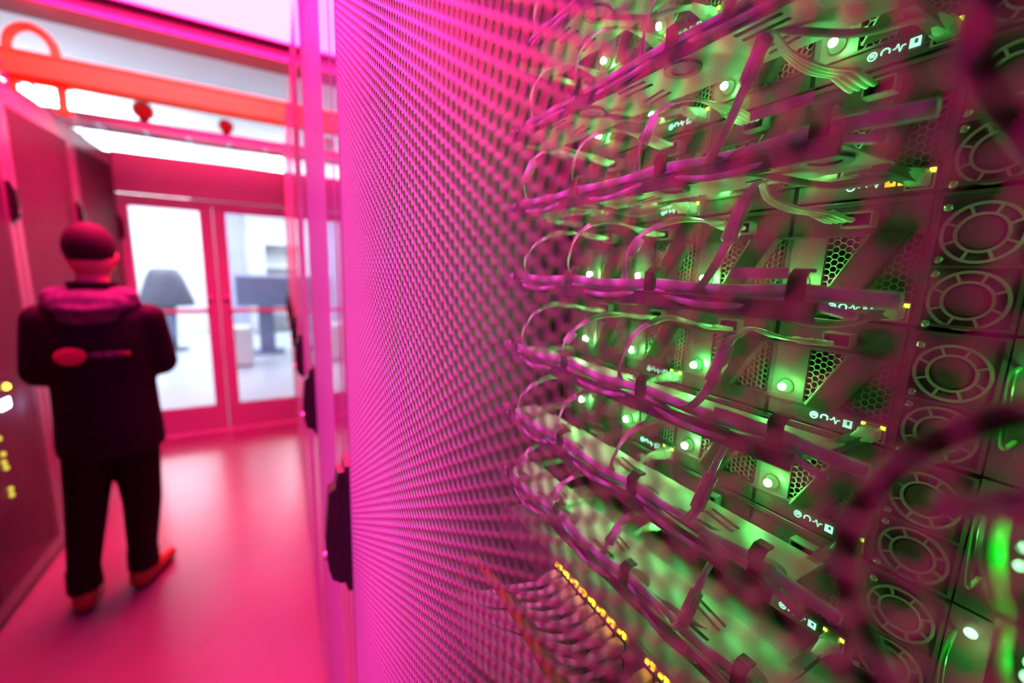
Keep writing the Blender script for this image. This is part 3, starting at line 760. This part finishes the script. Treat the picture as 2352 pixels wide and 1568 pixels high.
# network switch under the trays
SZ = CAM_Z-.366
t = thing('network_switch', 'slim network switch with a row of amber port lights under the trays', 'network switch', (TX, .0, SZ))
MB().box(.003, .30, .02, .46, 0, .044, .001).build('casing', 'galv', t)
q = MB(); q.box(0, .003, .02, .46, 0, .044, .0008); q.build('face', 'galv', t)
PORTS = [(.335-.0142*i-(.020 if i >= 8 else 0)) for i in range(14)]
for i, y in enumerate(PORTS):
    for r in range(2):
        part('swp', 'port', lambda q: q.box(-.0006, .0006, -.0056, .0056, -.0052, .0052), 'slit', t, (0, y, .0115+.0175*r))
    if i < 11: part('swl', 'port_light', lambda q: q.box(-.0016, 0, -.0050, -.0008, -.0002, .0026).box(-.0016, 0, .0012, .0050, -.0030, .0000).box(-.0016, 0, -.0046, -.0016, -.0034, -.0012), 'amber_led', t, (0, y, .0408))
for e in (.016, .46): MB().box(-.002, .003, e, e+.012, 0, .044).build('mounting_ear', 'galv', t)
t = thing('equipment_shelf', 'steel shelf under the network switch', 'shelf', (TX, 0, SZ))
MB().box(.0, .42, .0, .50, -.004, -.0005).build('shelf_plate', 'cabin', t)
for i, y in enumerate(PORTS):
    for r in range(2):
        zc = SZ+.0115+.0175*r
        c = thing('patch_lead', 'pale network lead in the %s row of the switch, %s from its far end' % (('lower', 'upper')[r], ['first', 'second', 'third', 'fourth', 'fifth', 'sixth', 'seventh', 'eighth', 'ninth', 'tenth', 'eleventh', 'twelfth', 'thirteenth', 'fourteenth'][i]),
                  'cable', (TX, y, zc), 'patch leads of the network switch')
        part('plg', 'plug', lambda q: q.box(-.016, -.0008, -.0052, .0052, -.0045, .0045, .001), 'boot', c)
        part('bt', 'boot', lambda q: q.tube([(-.015, 0, 0), (-.030, 0, -.001)], [.0052, .0032], 9, False), 'pale_cable', c, smooth=True)
        gl = .43+.006*(i % 4)-y; j1 = rnd.uniform(-.006, .006)
        MB().tube([(-.028, 0, -.001), (-.050, .012, -.006+j1*.3), (-.078+j1, gl*.35, -.018+j1), (-.092+j1, gl*.7, -.042-.004*i*.3), (-.085+j1, gl, -.10), (-.070+.003*(i % 5), gl+.01, -.25), (-.06+.003*(i % 5), gl+.012, -.42)], .0029, 8, True, 6).build('lead', 'pale_cable', c, smooth=True)
# orange cord, dark cords and the loose lit clips at the near side
tag(MB().tube([(.175, .43, 1.10), (.165, .40, 1.22), (.160, .36, 1.298), (.160, .30, 1.316), (.160, .24, 1.312), (.158, .17, 1.306), (.16, .08, 1.295), (.18, -.04, 1.27), (.22, -.12, 1.22)], .0042, 10).build('orange_cord', 'orange', smooth=True),
    'orange cord crossing in front of the pale leads at the bottom', 'cable')
tag(MB().tube([(.30, .030, 1.95), (.18, .035, 1.80), (.15, .036, 1.70), (.155, .045, 1.66), (.17, .030, 1.63), (.2, .0, 1.58), (.25, -.05, 1.5)], .0035, 10).build('dark_cable', 'dark_cable', smooth=True),
    'dark cord curving down beside the upper fans', 'cable', 'dark cords near the fans')
tag(MB().tube([(.30, -.04, 1.60), (.20, .0, 1.585), (.155, .033, 1.562), (.15, .046, 1.540), (.15, .050, 1.522), (.152, .046, 1.500), (.16, .030, 1.47), (.19, .0, 1.40), (.25, -.06, 1.3)], .0035, 10).build('dark_cable', 'dark_cable', smooth=True),
    'dark cord looping forward below the fans', 'cable', 'dark cords near the fans')
tag(MB().tube([(.20, -.06, 1.59), (.15, -.01, 1.575), (.122, .016, 1.560), (.122, .026, 1.553)], .0030, 10).build('cable_end', 'violet_cable', smooth=True),
    'violet cable end near the lower corner by the fans', 'cable')
for i, (y, z, s, lab) in enumerate(((.030, 1.500, 1.0, 'large bright green curved latch by the lower fans'), (.022, 1.462, .8, 'smaller green hooked latch below the curved one'), (.012, 1.505, .7, 'green latch at the edge of the frame'))):
    o = thing('power_plug', lab, 'power plug', (.235, y, z), 'green latched power plugs')
    MB().tube([(-.006, .004, .020*s), (-.008, .003, .005*s), (-.004, .0, -.012*s), (.004, -.002, -.022*s)], .0034*s, 10, True, 6, 1.8).build('latch', 'green_plastic', o, smooth=True)
    MB().box(0, .03, -.009*s, .009*s, -.014*s, .016*s, .002).build('body', 'dark_cable', o)
    for u in (.010, .003): MB().ball((-.010, -.004, u*s), .0016, 10, 6).build('pilot_light', 'led_dim', o)
    MB().tube([(.03, 0, 0), (.06, -.01, -.01), (.11, -.04, -.06), (.13, -.06, -.2)], .0040, 10).build('cord', 'dark_cable', o, smooth=True)
    ld = bpy.data.lights.new('plug_glow', 'POINT'); ld.color = (.06, 1., .10); ld.energy = LED_W*.22; ld.shadow_soft_size = .002
    lo = bpy.data.objects.new('plug_glow', ld); C.objects.link(lo); lo.parent = o; lo.location = (-.018, -.012, .010)
